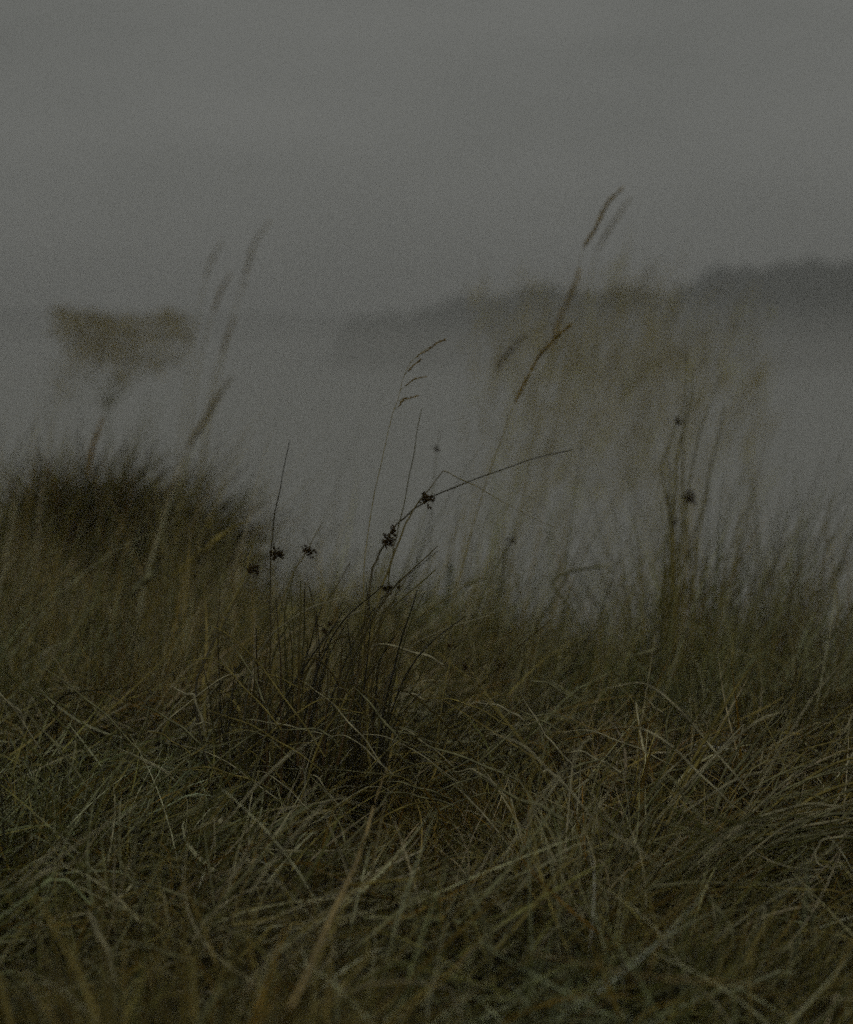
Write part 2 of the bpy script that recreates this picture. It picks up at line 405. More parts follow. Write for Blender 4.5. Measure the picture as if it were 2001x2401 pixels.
# ---- 2 rush plant behind right, blurred
r2 = thing('rush_plant', at(1590, 1560, 5.2), 'blurred rush plant of upright olive stems at right with small round seed clusters', 'rush')
for pts, cl in [([(1590, 1600), (1582, 1400), (1580, 1230), (1588, 1080), (1620, 940), (1625, 860)], [(1589, 989, .03, 26)]),
                ([(1600, 1600), (1604, 1400), (1607, 1250), (1612, 1170), (1640, 1020), (1690, 880)], [(1615, 1172, .04, 34)]),
                ([(1580, 1600), (1577, 1400), (1574, 1230), (1560, 1160), (1556, 1080), (1600, 960)], [(1561, 1167, .024, 18), (1575, 1229, .03, 20)]),
                ([(1560, 1600), (1590, 1380), (1600, 1200), (1604, 1000), (1612, 830)], []),
                ([(1620, 1600), (1625, 1400), (1640, 1250), (1668, 1100), (1700, 950)], [])]:
    rush_stem(r2, pts, 5.2, w=.0055, col=STRAW, col2=OLIVE, clusters=[(a, b_, s_ * .75, n_, 5.2) for a, b_, s_, n_ in cl])
for i in range(26):
    x0 = 1590 + random.gauss(0, 45); h_ = random.uniform(200, 520); ln = random.uniform(-.1, .35)
    rush_stem(r2, [(x0, 1580), (x0 + ln * h_ * .2, 1580 - h_ * .4), (x0 + ln * h_ * .5, 1580 - h_ * .75), (x0 + ln * h_, 1580 - h_)], 5.2 + random.uniform(-.3, .4), w=.004, col=random.choice([STRAW, ORANGE, OLIVE]), col2=OLIVE)
r3 = thing('rush_plant', at(1180, 1600, 4.7), 'thin blurred rush with two small dark clusters just right of the sharp rush plant', 'rush')
rush_stem(r3, [(1060, 1650), (1110, 1450), (1180, 1300), (1215, 1250)], 4.7, w=.0035, col=OLIVE, clusters=[(1197, 1272, .020, 18, 4.7)])
rush_stem(r3, [(1120, 1720), (1150, 1620), (1168, 1562), (1190, 1500)], 4.4, w=.003, col=BROWN, clusters=[(1168, 1562, .018, 16, 4.4), (1104, 1672, .016, 16, 4.4)])
rush_stem(r3, [(1000, 1500), (1010, 1250), (1024, 1054), (1035, 1000)], 4.9, w=.0018, col=OLIVE, clusters=[(1023, 1054, .017, 18, 4.9)])

# ---- 3 tall flowering grass stems
G = 'tall grass stems with seed heads'
def tall_grass(label, stem_pts, head_pts, d, sw, hw, col=STRAW, dens=260, colh=(0.38, 0.28, 0.08)):
    t = thing('tall_grass_stem', at(stem_pts[0][0], stem_pts[0][1], d), label, 'grass stem', G)
    add('stem', tube_arrays(path3(stem_pts, d), sw / 2, sw / 4, col, 5), M_STEM, t)
    if head_pts: spike(t, head_pts, d, hw, colh, dens)
    return t
tall_grass('tall tan grass stem with narrow plume tapering up right, crossing the long bent rush', [(1015, 1750), (1050, 1482), (1064, 1404), (1086, 1329), (1107, 1243), (1125, 1182), (1152, 1096), (1171, 1046), (1193, 982), (1207, 946)],
           [(1207, 946), (1229, 900), (1264, 836), (1300, 796), (1334, 766)], 4.35, .0028, .0072, dens=300)
tall_grass('tallest grass stem in view, blurred tan plume highest against the sky', [(1150, 1650), (1230, 1150), (1290, 880), (1343, 690), (1366, 583)],
           [(1366, 583), (1395, 537), (1423, 480), (1455, 446)], 5.3, .0022, .014)
tall_grass('faint thin plume just right of the highest plume', [(1200, 1650), (1300, 1000), (1370, 700), (1400, 590)], [(1400, 590), (1430, 535), (1475, 470)], 7.6, .005, .022, dens=120, colh=(.36, .31, .17))
tall_grass('blurred plume directly below the highest plume, crossing the dark headland', [(1120, 1600), (1230, 1000), (1290, 830)], [(1290, 830), (1312, 750), (1343, 680), (1357, 640)], 6.4, .0025, .022)
tall_grass('faint tall plume highest on the left side against the sky', [(430, 1400), (490, 1000), (545, 750), (570, 671)], [(568, 680), (594, 580), (629, 523)], 8.6, .005, .024, dens=110, colh=(.36, .31, .17))
tall_grass('small faint plume left of the highest left plume', [(380, 1400), (440, 900), (480, 660)], [(480, 660), (496, 610), (520, 570)], 8.8, .005, .022, dens=110, colh=(.36, .31, .17))
tall_grass('blurred plume at the left just under the sky line', [(400, 1400), (460, 900), (500, 735)], [(500, 735), (515, 690), (540, 645)], 7.8, .005, .022, dens=160, colh=(.32, .25, .1))
tall_grass('faint short plume between the sky line and the thick left plume', [(430, 1400), (490, 950), (520, 830)], [(520, 830), (532, 790), (550, 750)], 8.0, .005, .020, dens=160, colh=(.32, .25, .1))
tall_grass('thick olive plume rising from the dark tussock on the left', [(380, 1450), (430, 1100), (455, 1030)], [(440, 1050), (469, 1003), (503, 946), (537, 894)], 7.6, .004, .034, dens=300, colh=(.32, .27, .12))
tall_grass('upright orange brown plume over the dark tussock far left', [(246, 1420), (243, 1289), (232, 1180), (216, 1110)], [(206, 1120), (212, 1070), (226, 1025), (239, 985)], 6.6, .004, .026, col=ORANGE, dens=260, colh=(.34, .22, .04))
tall_grass('thin faint plume leaning over the reeds just left of the tan plume', [(1060, 1500), (1110, 1100), (1165, 870)], [(1165, 870), (1190, 830), (1230, 790)], 7.0, .002, .024, dens=160, colh=(.16, .12, .05))

# open panicle grass in the centre
pg = thing('tall_grass_stem', at(850, 1830, DF), 'thin straw stem in sharp focus at centre with open drooping spikelets', 'grass stem', G)
add('stem', tube_arrays(path3([(848, 1830), (852, 1464), (854, 1336), (862, 1261), (877, 1164), (893, 1093), (907, 1029), (921, 971), (934, 935), (941, 905), (954, 866), (975, 838), (1005, 815), (1040, 799)], DF), .0009, .00025, STRAW, 5), M_STEM, pg)
for br in [[(934, 940), (946, 935), (960, 934), (979, 928)], [(938, 915), (957, 900), (975, 888), (997, 884)], [(948, 880), (960, 868), (972, 855), (988, 843)], [(960, 852), (982, 833), (1000, 822), (1018, 811)], [(1000, 818), (1018, 808), (1030, 802), (1042, 797)], [(924, 960), (936, 952), (940, 945), (946, 938)]]:
    P = path3(br, DF); prt = [tube_arrays(P, .0004, .0003, STRAW, 4)]
    for k in range(4, len(P) - 1):
        for q in range(2):
            prt.append(spindle_arrays(P[k], (P[k + 1] - P[k]).normalized() + Vector((random.gauss(0, .2), random.gauss(0, .2), random.gauss(0, .2))), .006, .0008, (.34, .25, .09), 4))
    add('spikelet', prt, M_HEAD, pg)

# ---- 4 traced blades, grouped by the tuft they grow from
def depth_of(y, z=0.13): return min(5.2, max(2.35, (EYE - z) / ((y - 735) * K)))
def tuft(name, loc, label, cat, blades, group=None):
    t = thing(name, loc, label, cat, group)
    for b_ in blades:
        pts, w, col = b_[0], b_[1], b_[2]
        d = b_[3] if len(b_) > 3 and b_[3] else depth_of(max(p[1] for p in pts))
        sharp = len(b_) > 4 and b_[4]
        if max(p[1] for p in pts) > 1500: d *= .955
        P = path3(pts, d + .02, d - .02, sharp=sharp, sub=7)
        add('blade', ribbon_arrays(wobble(P, .0008), w * K * d, col), M_BLADE, t)
    return t
tuft('grass_tuft', at(760, 1880, DF), 'pale straw blades bent and kinked in front of the dark rush stems at centre', 'grass tuft', [
    ([(693, 1907), (720, 1834), (747, 1747), (798, 1661), (839, 1592)], 7, STRAW, 3.7),
    ([(939, 1738), (880, 1665), (825, 1601)], 7, GREYG, 3.68),
    ([(871, 1811), (862, 1757), (862, 1677), (798, 1661), (757, 1633), (693, 1587), (638, 1551)], 4, STRAW, 3.72, True),
    ([(720, 1619), (660, 1592), (601, 1569)], 4, STRAW, 3.75),
    ([(638, 1702), (624, 1656), (597, 1592), (560, 1533), (521, 1489)], 5.5, GREYG, 3.74),
    ([(587, 1795), (674, 1800), (811, 1807), (994, 1820)], 5, GREYG, 3.62),
    ([(576, 1766), (674, 1747), (747, 1740)], 4, STRAW, 3.66),
    ([(795, 1750), (766, 1720), (720, 1708), (638, 1715)], 6, GREYG, 3.64),
    ([(677, 1976), (683, 1939), (686, 1866)], 9, PALE, 3.5),
    ([(693, 1933), (752, 1907), (825, 1878)], 7, STRAW, 3.5),
    ([(579, 1860), (605, 1790), (625, 1720)], 5, GREYG, 3.6),
    ([(745, 1640), (775, 1615), (820, 1616)], 4, PALE, 3.72),
])
arcs = []
for i in range(64):
    x0 = random.uniform(560, 1180); y0 = random.uniform(1700, 1960); L = random.uniform(110, 330); sg = random.choice([-1, 1, 1]); hgt = random.uniform(.15, 1.1)
    arcs.append(([(x0, y0), (x0 + sg * L * .34, y0 - L * hgt * .48), (x0 + sg * L * .68, y0 - L * hgt * .86), (x0 + sg * L, y0 - L * hgt * random.uniform(.75, 1.2))],
                 random.uniform(2.6, 5.2), random.choice([STRAW, PALE, GREYG, GREYG, STRAW, BROWN]), random.uniform(3.5, 3.95)))
tuft('grass_tuft', at(820, 1900, 3.7), 'fine hair thin straw blades arching every way over the dark foot of the rush plant', 'grass tuft', arcs)
arcs = []
for i in range(60):
    x0 = random.uniform(1150, 1980); y0 = random.uniform(1780, 2120); L = random.uniform(120, 360); sg = random.choice([-1, 1, 1]); hgt = random.uniform(.15, 1.3)
    arcs.append(([(x0, y0), (x0 + sg * L * .34, y0 - L * hgt * .48), (x0 + sg * L * .68, y0 - L * hgt * .86), (x0 + sg * L, y0 - L * hgt * random.uniform(.75, 1.2))],
                 random.uniform(3, 7), random.choice([STRAW, PALE, PALE, GREYG, GREYG, GREEN])))
tuft('grass_tuft', at(1500, 1980, 3.4), 'loose scatter of fine pale blades arching over the mat in the lower right', 'grass tuft', arcs)
arcs = []
for i in range(60):
    x0 = random.uniform(20, 640); y0 = random.uniform(1740, 2140); L = random.uniform(110, 330); sg = random.choice([-1, 1, 1]); hgt = random.uniform(.15, 1.1)
    arcs.append(([(x0, y0), (x0 + sg * L * .34, y0 - L * hgt * .48), (x0 + sg * L * .68, y0 - L * hgt * .86), (x0 + sg * L, y0 - L * hgt * random.uniform(.75, 1.2))],
                 random.uniform(3, 6.5), random.choice([STRAW, PALE, GREYG, GREYG, GREEN, GREEN])))
tuft('grass_tuft', at(300, 1980, 3.4), 'loose scatter of fine grey green and straw blades over the mat in the lower left', 'grass tuft', arcs)
tuft('grass_tuft', at(1040, 1830, 3.9), 'arching pale blades spreading right from the foot of the rush plant', 'grass tuft', [
    ([(1040, 1560), (1012, 1542), (949, 1523), (894, 1509), (866, 1520)], 6, PALE, 3.9),
    ([(999, 1642), (971, 1629), (926, 1626)], 6, PALE, 3.85),
    ([(1200, 1705), (1177, 1693), (1109, 1656), (1054, 1640), (1008, 1638), (930, 1670)], 4.5, STRAW, 3.8),
    ([(1230, 1690), (1200, 1670), (1154, 1651), (1104, 1647)], 6, PALE, 3.9),
    ([(1215, 1830), (1131, 1793), (1031, 1757), (981, 1747)], 7, GREYG, 3.7),
    ([(1200, 1889), (1177, 1857), (1122, 1811), (1095, 1805), (1060, 1812)], 7, PALE, 3.6),
    ([(1346, 1794), (1292, 1739), (1259, 1689), (1209, 1607)], 6, PALE, 3.75),
    ([(1310, 1712), (1259, 1684), (1200, 1661)], 6, GREYG, 3.8),
    ([(1333, 1630), (1282, 1602), (1227, 1593)], 7, GREYG, 4.1),
    ([(1320, 1920), (1264, 1890), (1200, 1867), (1110, 1810)], 13, GREYG, 3.4),
    ([(860, 1940), (920, 1905), (1000, 1880), (1090, 1900)], 5, STRAW, 3.5),
    ([(1060, 1960), (1010, 1870), (985, 1840)], 5, ORANGE, 3.55),
])
tuft('grass_tuft', at(1560, 1940, 3.5), 'broad leaning straw blades right of centre beside an upright orange blade', 'grass tuft', [
    ([(1502, 1960), (1507, 1849), (1520, 1785), (1530, 1735)], 14, (.22,.15,.035), 3.6),
    ([(1520, 1941), (1589, 1867), (1626, 1803), (1676, 1730), (1722, 1657)], 11, STRAW, 3.65),
    ([(1658, 1975), (1685, 1877), (1713, 1822), (1777, 1739), (1850, 1657)], 10, GREYG, 3.65),
    ([(1548, 1918), (1612, 1854), (1685, 1762), (1745, 1698), (1732, 1750), (1717, 1794)], 5, PALE, 3.6, True),
    ([(1540, 1860), (1566, 1790), (1566, 1684), (1626, 1584)], 7, GREYG, 3.8),
    ([(1560, 1800), (1620, 1700), (1685, 1662)], 5, PALE, 3.75),
    ([(1552, 1671), (1511, 1636)], 6, PALE, 4.0),
    ([(1328, 1735), (1406, 1716), (1484, 1703), (1548, 1689)], 8, ORANGE, 3.8),
    ([(1539, 1524), (1479, 1538)], 8, GREYG, 4.5),
    ([(1850, 1900), (1880, 1760), (1895, 1660)], 8, OLIVE, 4.0),
    ([(1490, 2000), (1540, 1900), (1600, 1860)], 6, PALE, 3.45),
    ([(1640, 1700), (1720, 1600), (1810, 1520)], 5, GREYG, 4.4),
])
tuft('grass_tuft', at(1335, 1860, 3.6), 'pair of whitish broad curled blades sprouting right of centre', 'grass tuft', [
    ([(1333, 1870), (1342, 1808), (1358, 1758), (1376, 1737), (1392, 1733)], 15, PALE, 3.55),
    ([(1335, 1850), (1310, 1826), (1287, 1808), (1271, 1812)], 11, PALE, 3.55),
    ([(1350, 1850), (1390, 1820), (1385, 1800), (1420, 1798), (1480, 1812), (1505, 1830)], 6, PALE, 3.58),
])
sw = []
for i in range(42):
    x0 = random.uniform(1560, 1800); y0 = random.uniform(1960, 2080); L = random.uniform(220, 520); up = random.uniform(.15, .55)
    sw.append(([(x0, y0), (x0 + L * .35, y0 - L * up * .6), (x0 + L * .7, y0 - L * up * .85), (x0 + L, y0 - L * up * random.uniform(.6, .95))], random.uniform(5, 10), random.choice([GREYG, GREEN, GREYG, STRAW, PALE]), random.uniform(3.25, 3.6)))
tuft('grass_tuft', at(1660, 2020, 3.4), 'long grey green blades combed flat to the right edge', 'grass tuft', sw)
tuft('grass_tuft', at(460, 1760, 3.75), 'whitish hooked blades left of the rush plant', 'grass tuft', [
    ([(482, 1715), (469, 1674), (455, 1629), (441, 1629), (400, 1606)], 8, PALE, 3.8, True),
    ([(446, 1740), (450, 1708), (473, 1695), (490, 1694)], 8, PALE, 3.7),
    ([(135, 1740), (135, 1647), (200, 1620), (332, 1612)], 4.5, DARK, 4.1),
    ([(400, 1790), (450, 1760), (520, 1745), (560, 1748)], 6, GREYG, 3.7),
    ([(640, 1850), (560, 1820), (480, 1800), (400, 1810)], 6, STRAW, 3.65),
    ([(60, 1700), (40, 1660), (0, 1640)], 7, PALE, 4.1),
    ([(300, 1790), (330, 1720), (350, 1660), (330, 1635)], 5, GREYG, 3.9),
])
tuft('grass_tuft', at(230, 2300, 2.8), 'blurred whitish blades crossing in the foreground at bottom left', 'grass tuft', [
    ([(520, 2146), (474, 2123), (400, 2089), (343, 2074), (246, 2066)], 9, GREYG, 3.05),
    ([(317, 2070), (320, 1951), (354, 1906)], 11, GREYG, 3.3),
    ([(274, 2310), (246, 2220), (211, 2151), (200, 2130)], 17, PALE, 2.75),
    ([(474, 2289), (411, 2243), (343, 2220), (257, 2197)], 16, GREYG, 2.8),
    ([(514, 2174), (629, 2157), (760, 2146)], 10, STRAW, 2.95),
    ([(140, 2270), (120, 2180), (105, 2110)], 10, STRAW, 2.85),
    ([(40, 2420), (0, 2370)], 16, GREEN, 2.4),
])
st = thing('dry_stalk', at(680, 2360, 2.62), 'thick dry straw stalk leaning right, blurred, foreground left of centre', 'stalk')
add('stem', ribbon_arrays(path3([(680, 2365), (726, 2271), (771, 2163), (811, 2077), (846, 1997), (880, 1880), (912, 1790)], 2.2, 3.15), .0060, (0.52, 0.39, 0.16), twist=.2), M_BLADE, st)
st2 = thing('dry_stalk', at(503, 2040, 3.3), 'short pale stalk with two small buds at its tip, lower left', 'stalk')
add('stem', tube_arrays(path3([(503, 2060), (504, 1980), (503, 1925)], 3.3), .0016, .0012, PALE), M_STEM, st2)
add('bud', spindle_arrays(at(500, 1932, 3.3), (0, 0, 1), .012, .004, PALE), M_HEAD, st2)
add('bud', spindle_arrays(at(514, 1934, 3.3), (.4, 0, 1), .011, .004, PALE), M_HEAD, st2)
tuft('grass_tuft', at(850, 2120, 3.0), 'two near horizontal straw blades right of the thick dry stalk', 'grass tuft', [
    ([(817, 2077), (914, 2066), (1030, 2062)], 10, STRAW, 3.05),
    ([(829, 2094), (920, 2092), (1030, 2104)], 9, GREYG, 3.05),
])
tuft('grass_tuft', at(1140, 2270, 2.8), 'broad grey green blades standing up in the foreground at bottom centre', 'grass tuft', [
    ([(1143, 2290), (1140, 2200), (1126, 2140), (1103, 2089), (1086, 2014)], 20, GREYG, 2.85),
    ([(1189, 2146), (1165, 2118), (1149, 2100)], 16, PALE, 2.95),
    ([(1143, 2300), (1150, 2230), (1145, 2160)], 20, GREYG, 2.75),
    ([(1046, 2080), (1046, 2014), (1132, 2003), (1217, 2014)], 8, GREYG, 3.2),
    ([(1260, 2160), (1220, 2090), (1215, 2020), (1270, 1960)], 7, STRAW, 3.2),
])
tuft('grass_tuft', at(1400, 2290, 2.7), 'two long kinked straw blades crossing low in the foreground at right', 'grass tuft', [
    ([(1000, 2396), (1143, 2300), (1257, 2237), (1400, 2266), (1515, 2289), (1744, 2312), (1860, 2325)], 13, (0.38, 0.28, 0.11), 2.3, True),
    ([(1340, 2401), (1503, 2295), (1543, 2220), (1600, 2129), (1663, 2066)], 11, (0.36, 0.26, 0.1), 2.6),
])
tuft('grass_tuft', at(1460, 2260, 2.9), 'thin upright straw blades in the lower right, tips near one another', 'grass tuft', [
    ([(1466, 2249), (1458, 2157), (1452, 2072)], 9, STRAW, 2.95),
    ([(1395, 2112), (1410, 2050), (1423, 1992)], 8, PALE, 3.2),
    ([(1629, 2249), (1664, 2209), (1681, 2157), (1669, 2100)], 11, GREYG, 2.9),
    ([(1738, 2197), (1740, 2130), (1744, 2072)], 8, GREYG, 3.0),
    ([(1904, 2230), (1904, 2157), (1875, 2100), (1850, 2085)], 12, GREYG, 2.9),
    ([(1515, 2083), (1658, 2069), (1858, 2077), (1900, 2090)], 10, GREYG, 3.05),
    ([(1875, 2272), (1865, 2220), (1852, 2180)], 10, GREYG, 2.8),
    ([(1660, 2100), (1710, 2170), (1730, 2260)], 9, GREYG, 2.9),
    ([(1770, 2200), (1789, 2129), (1800, 2150)], 8, PALE, 2.95),
    ([(1890, 2260), (1950, 2180), (2010, 2090)], 11, STRAW, 2.8),
])
tuft('grass_sprig', at(1940, 2034, 3.3), 'single pale blade curled into a loop at the right edge', 'grass blade', [
    ([(1985, 1950), (1973, 1963), (1940, 1966), (1921, 1980), (1912, 2014), (1938, 2034), (1973, 2026), (1980, 2000)], 6, PALE, 3.3)])
tuft('grass_sprig', at(400, 1390, 5.4), 'pale blurred blade arching right beside the dark tussock', 'grass blade', [
    ([(330, 1480), (400, 1363), (434, 1329), (486, 1285), (537, 1243), (585, 1223)], 17, STRAW, 5.3)])
tuft('grass_sprig', at(340, 1400, 5.2), 'short pale blurred blade in front of the dark tussock', 'grass blade', [
    ([(300, 1400), (340, 1360), (385, 1325)], 18, GREYG, 5.2)])
tuft('grass_sprig', at(1270, 1400, 4.6), 'pale arched blade top blurred above the grass right of centre', 'grass blade', [
    ([(1330, 1420), (1300, 1360), (1400, 1328), (1440, 1340)], 8, GREYG, 4.9),
    ([(1090, 1375), (1130, 1357), (1210, 1352)], 9, GREYG, 4.9)])

# ------------------------------------------------------------------ tussocks
def tussock(label, px, py, d, R, Hh, n, weights, lean=0.0, wid=.003, name='grass_tussock', cat='tussock', up=1.0, stemn=0, zoff=0, group=None):
    c = at(px, py, d); c.z = float(ground_z(c.x, c.y)) + zoff
    a = rng.uniform(0, 2 * np.pi, n); r = R * np.sqrt(rng.uniform(0, 1, n))
    bx = c.x + r * np.cos(a); by = c.y + r * np.sin(a); bz = np.full(n, c.z) - .02
    az = a + rng.normal(0, .7, n)
    th0 = np.abs(rng.normal(0.15, .25, n)) + .4 * r / R
    bend = rng.uniform(.2, 1.5, n) / up
    lx = np.sin(th0) * np.cos(az) + lean; ly = np.sin(th0) * np.sin(az)
    az = np.arctan2(ly, lx); th0 = np.clip(np.hypot(lx, ly), 0, 1.3)
    L = Hh * rng.uniform(.5, 1.15, n) * (1.05 - .3 * r / R)
    arr = blade_arrays(bx, by, bz, L, th0, bend, az, rng.uniform(.6, 1.4, n) * wid, palette(n, weights), seg=7,
                       kink=(rng.uniform(.4, .9, n), (rng.random(n) < .18) * rng.uniform(.5, 1.6, n)), drift=rng.normal(0, .5, n))
    V, F, cc = arr
    o = mesh_object(name, V, F, M_BLADE, cc, None, tuple(c))
    return tag(o, label, cat, group)
#            STRAW PALE GREEN ORANGE DARK GREYG BROWN OLIVE
tussock('large dark brown blurred tussock on the left, darkest mass behind the grass', 325, 1240, 8.3, .15, .62, 1150, [.3, 0, .8, .6, 3.6, 0, 2.8, 2.4], .25, .008, up=1.5)
tussock('olive brown tussock leaning against the left flank of the darkest tussock', 195, 1260, 8.2, .17, .50, 900, [.6, 0, 1.6, 1, 2.6, 0, 2.4, 3], .3, .007, up=1.5)
tussock('ragged olive tussock in front of the darkest tussock, lower and paler', 400, 1300, 7.9, .16, .42, 420, [1, .1, 2, .6, 1.2, .3, 2, 3], .3, .006, up=1.5)
tussock('rusty olive tussock at the far left edge, left of the dark tussock', 40, 1300, 8.6, .32, .36, 800, [1.6, .1, 2, 1.8, 1, .3, 2, 2], .2, .005)
tussock('loose greenish tussock just right of the dark one, blurred', 560, 1300, 8.6, .30, .85, 520, [1, .1, 2.5, .4, 1, .5, 1, 2], .4, .004)
tussock('wispy olive stems behind the dark tussock, faint against the mist at left', 520, 1300, 8.4, .42, .95, 420, [1.5, .3, 1.5, .4, .2, 1, 1, 3], .45, .0045, up=2.2)
tussock('low mixed tussock behind the rush clusters at centre right', 1180, 1480, 5.3, .25, .27, 1000, [2, .5, 2, 1, 1, 1, 1.5, 2], .15, .004)
tussock('wispy upright grey green tussock at the right, behind the leaning blades', 1560, 1560, 5.3, .30, .38, 600, [1.5, .5, 2, .6, .3, 1.5, 1, 2], .35, .0035, up=2)
tussock('tall airy tussock of thin stems at the right edge', 1880, 1560, 5.8, .32, .80, 600, [1.5, .5, 1.5, .6, .3, 1.5, 1, 2.5], .45, .0035, up=2.5)
tussock('thin tall tussock behind the right rush plant', 1740, 1500, 6.6, .40, .95, 420, [1.5, .3, 1, .4, .3, 1, 1, 3], .4, .004, up=3)
tussock('dim brown tussock blurred low at the bottom left, nearest the camera', 400, 2420, 2.15, .17, .30, 1700, [2.5, .1, .5, .8, .5, .2, 3, 1], 0, .004)
tussock('near green and brown tussock filling the bottom left corner', 60, 2420, 2.2, .15, .20, 700, [1, .1, 2.5, .5, .6, 1, 1, 2], 0, .004)
tussock('dense tussock under the rush plant, dark between its stems', 770, 1900, 3.98, .22, .19, 1900, [1.2, .2, .5, .5, 5, .3, 2.5, 1.5], .15, .0024)
tussock('fine rusty brown tussock right of the rush foot', 1150, 1930, 3.65, .16, .15, 2200, [2, .2, .3, 2.2, 1, .2, 3, 1], .1, .0018)
tussock('spiky grey green tussock in the lower right with pale tips', 1440, 2020, 3.3, .16, .24, 900, [1, .8, 2, .4, .6, 2.5, .6, 1], .25, .0028)
tussock('green tussock with arching straw tips at lower left', 150, 1950, 3.5, .18, .22, 1400, [1.3, .4, 2.2, .5, .8, 1.3, 1, 1], .15, .0024)
tussock('matted tussock at the bottom right corner', 1750, 2280, 2.75, .18, .18, 900, [1.5, .5, 2, .6, .5, 2, .8, 1], .2, .003)

# ------------------------------------------------------------------ grass that nobody could count
def field(n, d0, d1, zlo, zhi, Lr, wr, weights_f, seg, flat=0.5, expo=1.0, up=False):
    d = d0 + (d1 - d0) * rng.uniform(0, 1, n) ** expo
    hwid = d * 0.178 * 1.22 + .25
    x = rng.uniform(-1, 1, n) * hwid; y = d
    q = x / (d * K) + 1000.5
    gap = (d > 4.15) & (q > 540) & (q < 1060) & up          # few tall blades stand right behind the rushes
    hum = (d > 7.0) & (q > 150) & (q < 400)                 # the dark hummock carries its own growth
    keep = (~gap | (rng.random(n) < .22)) & (~hum | (rng.random(n) < .3))
    x, y, d = x[keep], y[keep], d[keep]; n = len(x)
    patch = np.sin(2.7 * x + 1.1 * y) + np.sin(4.3 * x - 3.1 * y + 2) + .6 * np.sin(9 * x + 5 * y)
    z = ground_z(x, y) + rng.uniform(zlo, zhi, n) * (0.7 + 0.3 * np.sin(7 * x + 3 * y))
    isflat = rng.random(n) < flat
    th0 = np.where(isflat, rng.uniform(.9, 1.75, n), np.abs(rng.normal(.25, .35, n)))
    bend = np.where(isflat, rng.normal(.2, .5, n), rng.uniform(.1, 1.5, n))
    z = np.where(isflat, z, ground_z(x, y) - .02)
    swirl = 1.2 * np.sin(2.1 * x + .7 * y) + .8 * np.sin(3.7 * y)
    az = np.where(rng.random(n) < .55, swirl * .5 + rng.normal(0, .6, n), rng.uniform(0, 2 * np.pi, n))
    L = rng.uniform(*Lr, n)
    if up:
        th0 = np.abs(rng.normal(.12, .2, n)); bend = rng.uniform(.1, .9, n); az = rng.normal(0, .9, n); L = np.minimum(L * np.exp(rng.normal(-.15, .25, n)), .62)
    wd = rng.uniform(*wr, n) * np.exp(rng.normal(0, .25, n))
    col = palette(n, weights_f)
    g = np.clip(patch, -1.5, 1.5)[:, None]
    col = col * np.where(g > 0, 1 - g * np.array([.08, .0, .02]), 1 + g * np.array([.0, .05, .08]))
    fr = (np.clip((x - .1) / .8, 0, 1) * np.clip((d - 4.4) / 1.5, 0, 1))[:, None]      # haze painted into the blades: paler and greyer with distance on the right
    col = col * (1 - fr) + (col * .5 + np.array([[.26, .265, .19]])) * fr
    hmul = np.clip(1 + .25 * np.sin(3.3 * x + 5.1 * y), .5, 1.4)
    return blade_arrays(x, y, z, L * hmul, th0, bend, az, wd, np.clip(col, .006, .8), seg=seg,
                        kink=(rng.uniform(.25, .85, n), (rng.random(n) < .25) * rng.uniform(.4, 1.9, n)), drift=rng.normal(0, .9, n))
W1 = [2.3, .5, 1.0, .7, 4.8, 1.5, 2.4, 1.5]
near = field(37000, 1.8, 4.7, 0.0, .065, (.06, .20), (.0014, .0031), W1, 6, .62)
tops = field(8000, 2.3, 4.7, .035, .085, (.08, .28), (.0014, .0036), [1.8, 1.8, .8, .5, 0, 2.2, .3, .5], 9, .6)
ups = field(4200, 4.15, 5.6, 0, .05, (.16, .36), (.0012, .0024), [2, 1, 2, .8, .8, 2, 1, 2], 8, 0, up=True)
V, F, cc = merge([near, tops, ups])
tag(mesh_object('grass', V, F, M_BLADE, cc), 'tangled mat of fine dry and green grass covering the foreground', 'grass', kind='stuff')
far = field(34000, 4.6, 11.5, 0, .07, (.10, .28), (.0018, .0040), [2.6, 1.6, 1.6, .3, .1, 3.4, .3, 1.4], 6, .35, expo=1.25)  # mix paler than the near grass: haze put into the blade colours
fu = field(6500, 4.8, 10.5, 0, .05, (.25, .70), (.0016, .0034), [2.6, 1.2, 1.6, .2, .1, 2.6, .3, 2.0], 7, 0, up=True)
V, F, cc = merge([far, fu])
tag(mesh_object('grass', V, F, M_BLADE, cc), 'soft blurred grass thinning out on the bank behind the rushes', 'grass', kind='stuff')

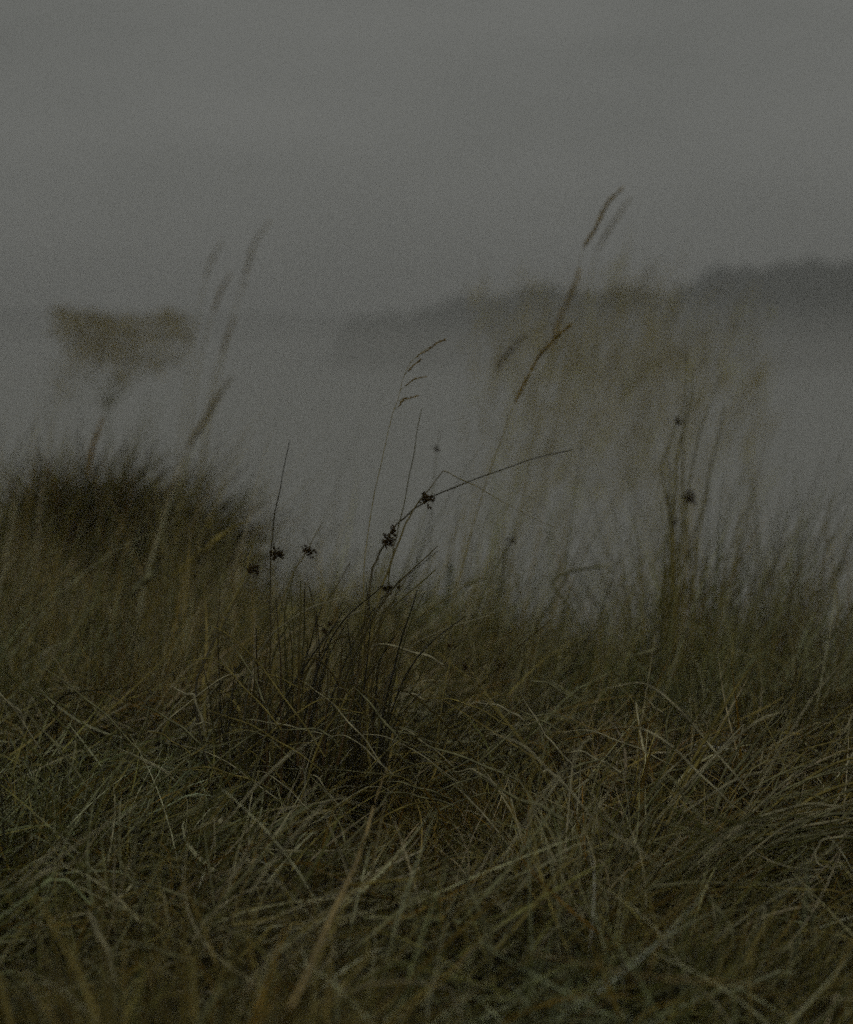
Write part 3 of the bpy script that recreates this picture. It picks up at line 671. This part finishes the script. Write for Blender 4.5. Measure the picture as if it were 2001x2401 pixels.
# ------------------------------------------------------------------ reeds and wind-bent bush by the water
def reed_clump(label, px, d, wpx, top, n, nh):
    c = at(px, 1300, d); c.z = -2.05
    t = thing('reed_clump', c, label, 'reeds', 'reeds standing at the water edge')
    hw = wpx * K * d / 2
    a = rng.uniform(-1, 1, n)
    bx = c.x + a * hw - .25; by = c.y + rng.uniform(-.6, .6, n); bz = np.full(n, -2.1)
    yel = lambda q: np.clip(np.array(YELLOW)[None] * np.exp(rng.normal(0, .35, (q, 1))), .01, .6)
    zt = at(px, top, d).z
    L = (zt + 2.1) * rng.uniform(.78, 1.04, n)
    arr = blade_arrays(bx, by, bz, L, rng.uniform(0, .12, n), rng.uniform(.1, .5, n), rng.normal(0, .4, n), rng.uniform(.004, .009, n), yel(n), seg=7)
    V, F, cc = arr
    add('stem', (V, F, cc), M_BLADE, t, tuple(c))
    tips = V.reshape(n, 8, 2, 3)[:, -1].mean(1)
    # seed plumes, not leaves: loose tufts of narrow bracts around the tips
    k = nh
    idx = rng.integers(0, n, k)
    P = tips[idx] + rng.normal(0, .06, (k, 3)) - np.stack([rng.uniform(-.1, .25, k), np.zeros(k), 1.25 * rng.uniform(0, 1, k) ** 2.0], -1)
    arr = blade_arrays(P[:, 0], P[:, 1], P[:, 2], rng.uniform(.12, .38, k), rng.uniform(0, .6, k), rng.uniform(0, .8, k), rng.normal(0, .8, k), rng.uniform(.006, .013, k), yel(k), seg=3)
    add('top_growth', arr, M_HEAD, t, tuple(c))
    return t
reed_clump('hazy reed clump right of centre, leftmost of the olive reeds under the headland', 1150, 17.5, 130, 705, 13, 250)
reed_clump('second hazy reed clump from the left, below the low smooth ridge', 1270, 17.8, 145, 692, 15, 420)
reed_clump('middle clump of the hazy reeds below the headland', 1395, 18.0, 145, 694, 15, 450)
reed_clump('hazy reed clump under the step in the headland, fourth from the left', 1520, 18.3, 145, 700, 15, 450)
reed_clump('rightmost hazy reed clump below the high end of the headland', 1640, 18.7, 120, 712, 11, 270)

# small wind-bent bush across the shallows
D = 19.0
c = at(255, 1010, D)
bush = thing('wind_bent_bush', (c.x, c.y, -2.1), 'lone flat topped olive bush in the mist at upper left', 'bush')
parts = []
root = Vector((c.x, c.y, -2.15)); fork = at(250, 960, D)
parts.append(tube_arrays(smooth_path([root, root.lerp(fork, .5) + Vector((.05, 0, 0)), fork, at(262, 880, D)]), .007, .005, OLIVE, 8))
limbs = [(140, 745), (210, 740), (300, 745), (380, 750), (450, 745), (170, 850), (130, 930), (330, 830), (430, 830)]
for a, b_ in limbs:
    e = at(a, b_, D + random.uniform(-.3, .3))
    parts.append(tube_arrays(smooth_path([fork, fork.lerp(e, .5) + Vector((0, random.uniform(-.1, .1), .05)), e]), .005, .002, OLIVE, 5))
add('trunk', parts, M_STEM, bush, tuple(root))
poly = [(128, 728), (165, 722), (210, 742), (270, 752), (340, 745), (400, 736), (450, 748), (452, 800), (420, 860), (350, 885), (310, 910), (262, 900), (245, 870), (205, 895), (170, 940), (125, 950), (130, 880), (150, 830), (120, 790)]
def inside(x, y):
    r = False; j = len(poly) - 1
    for i in range(len(poly)):
        xi, yi = poly[i]; xj, yj = poly[j]
        if (yi > y) != (yj > y) and x < (xj - xi) * (y - yi) / (yj - yi) + xi: r = not r
        j = i
    return r
LP = []
while len(LP) < 1350:
    a, b_ = random.uniform(100, 470), random.uniform(725, 970)
    if inside(a, b_) and random.random() < (1.15 - (b_ - 735) / 215) * (1 if (130 < a < 310 and b_ < 850 and a > 60 + (b_ - 735) * 1.5) else .7):
        LP.append(tuple(at(a, b_, D + random.gauss(0, .35))))
LP = np.array(LP); k = len(LP)
arr = blade_arrays(LP[:, 0], LP[:, 1], LP[:, 2], rng.uniform(.06, .16, k), rng.uniform(0, 2.2, k), rng.uniform(0, .8, k), rng.uniform(0, 6.3, k), rng.uniform(.007, .014, k), np.array(YELLOW)[None] * np.array([.72, .68, .45]) * np.exp(rng.normal(0, .35, (k, 1))), seg=2)
add('top_growth', arr, M_HEAD, bush, tuple(root))

# ------------------------------------------------------------------ haze
mz = bpy.data.materials.new('haze'); mz.use_nodes = True
n = mz.node_tree; n.nodes.clear()
pv = n.nodes.new('ShaderNodeVolumePrincipled'); out = n.nodes.new('ShaderNodeOutputMaterial')
pv.inputs['Color'].default_value = (0.985, 0.985, 1.0, 1); pv.inputs['Density'].default_value = 0.006
pv.inputs['Anisotropy'].default_value = 0.6
n.links.new(pv.outputs[0], out.inputs['Volume'])
x0, x1, y0, y1, z0, z1 = -1600, 1600, -70, 3100, -3.9, 9
V = [(x, y, z) for z in (z0, z1) for y in (y0, y1) for x in (x0, x1)]
F = [(0, 2, 3, 1), (4, 5, 7, 6), (0, 1, 5, 4), (2, 6, 7, 3), (0, 4, 6, 2), (1, 3, 7, 5)]
tag(mesh_object('haze', V, F, mz, smooth=False), 'thin pale mist over the water and bank', 'haze', kind='stuff')
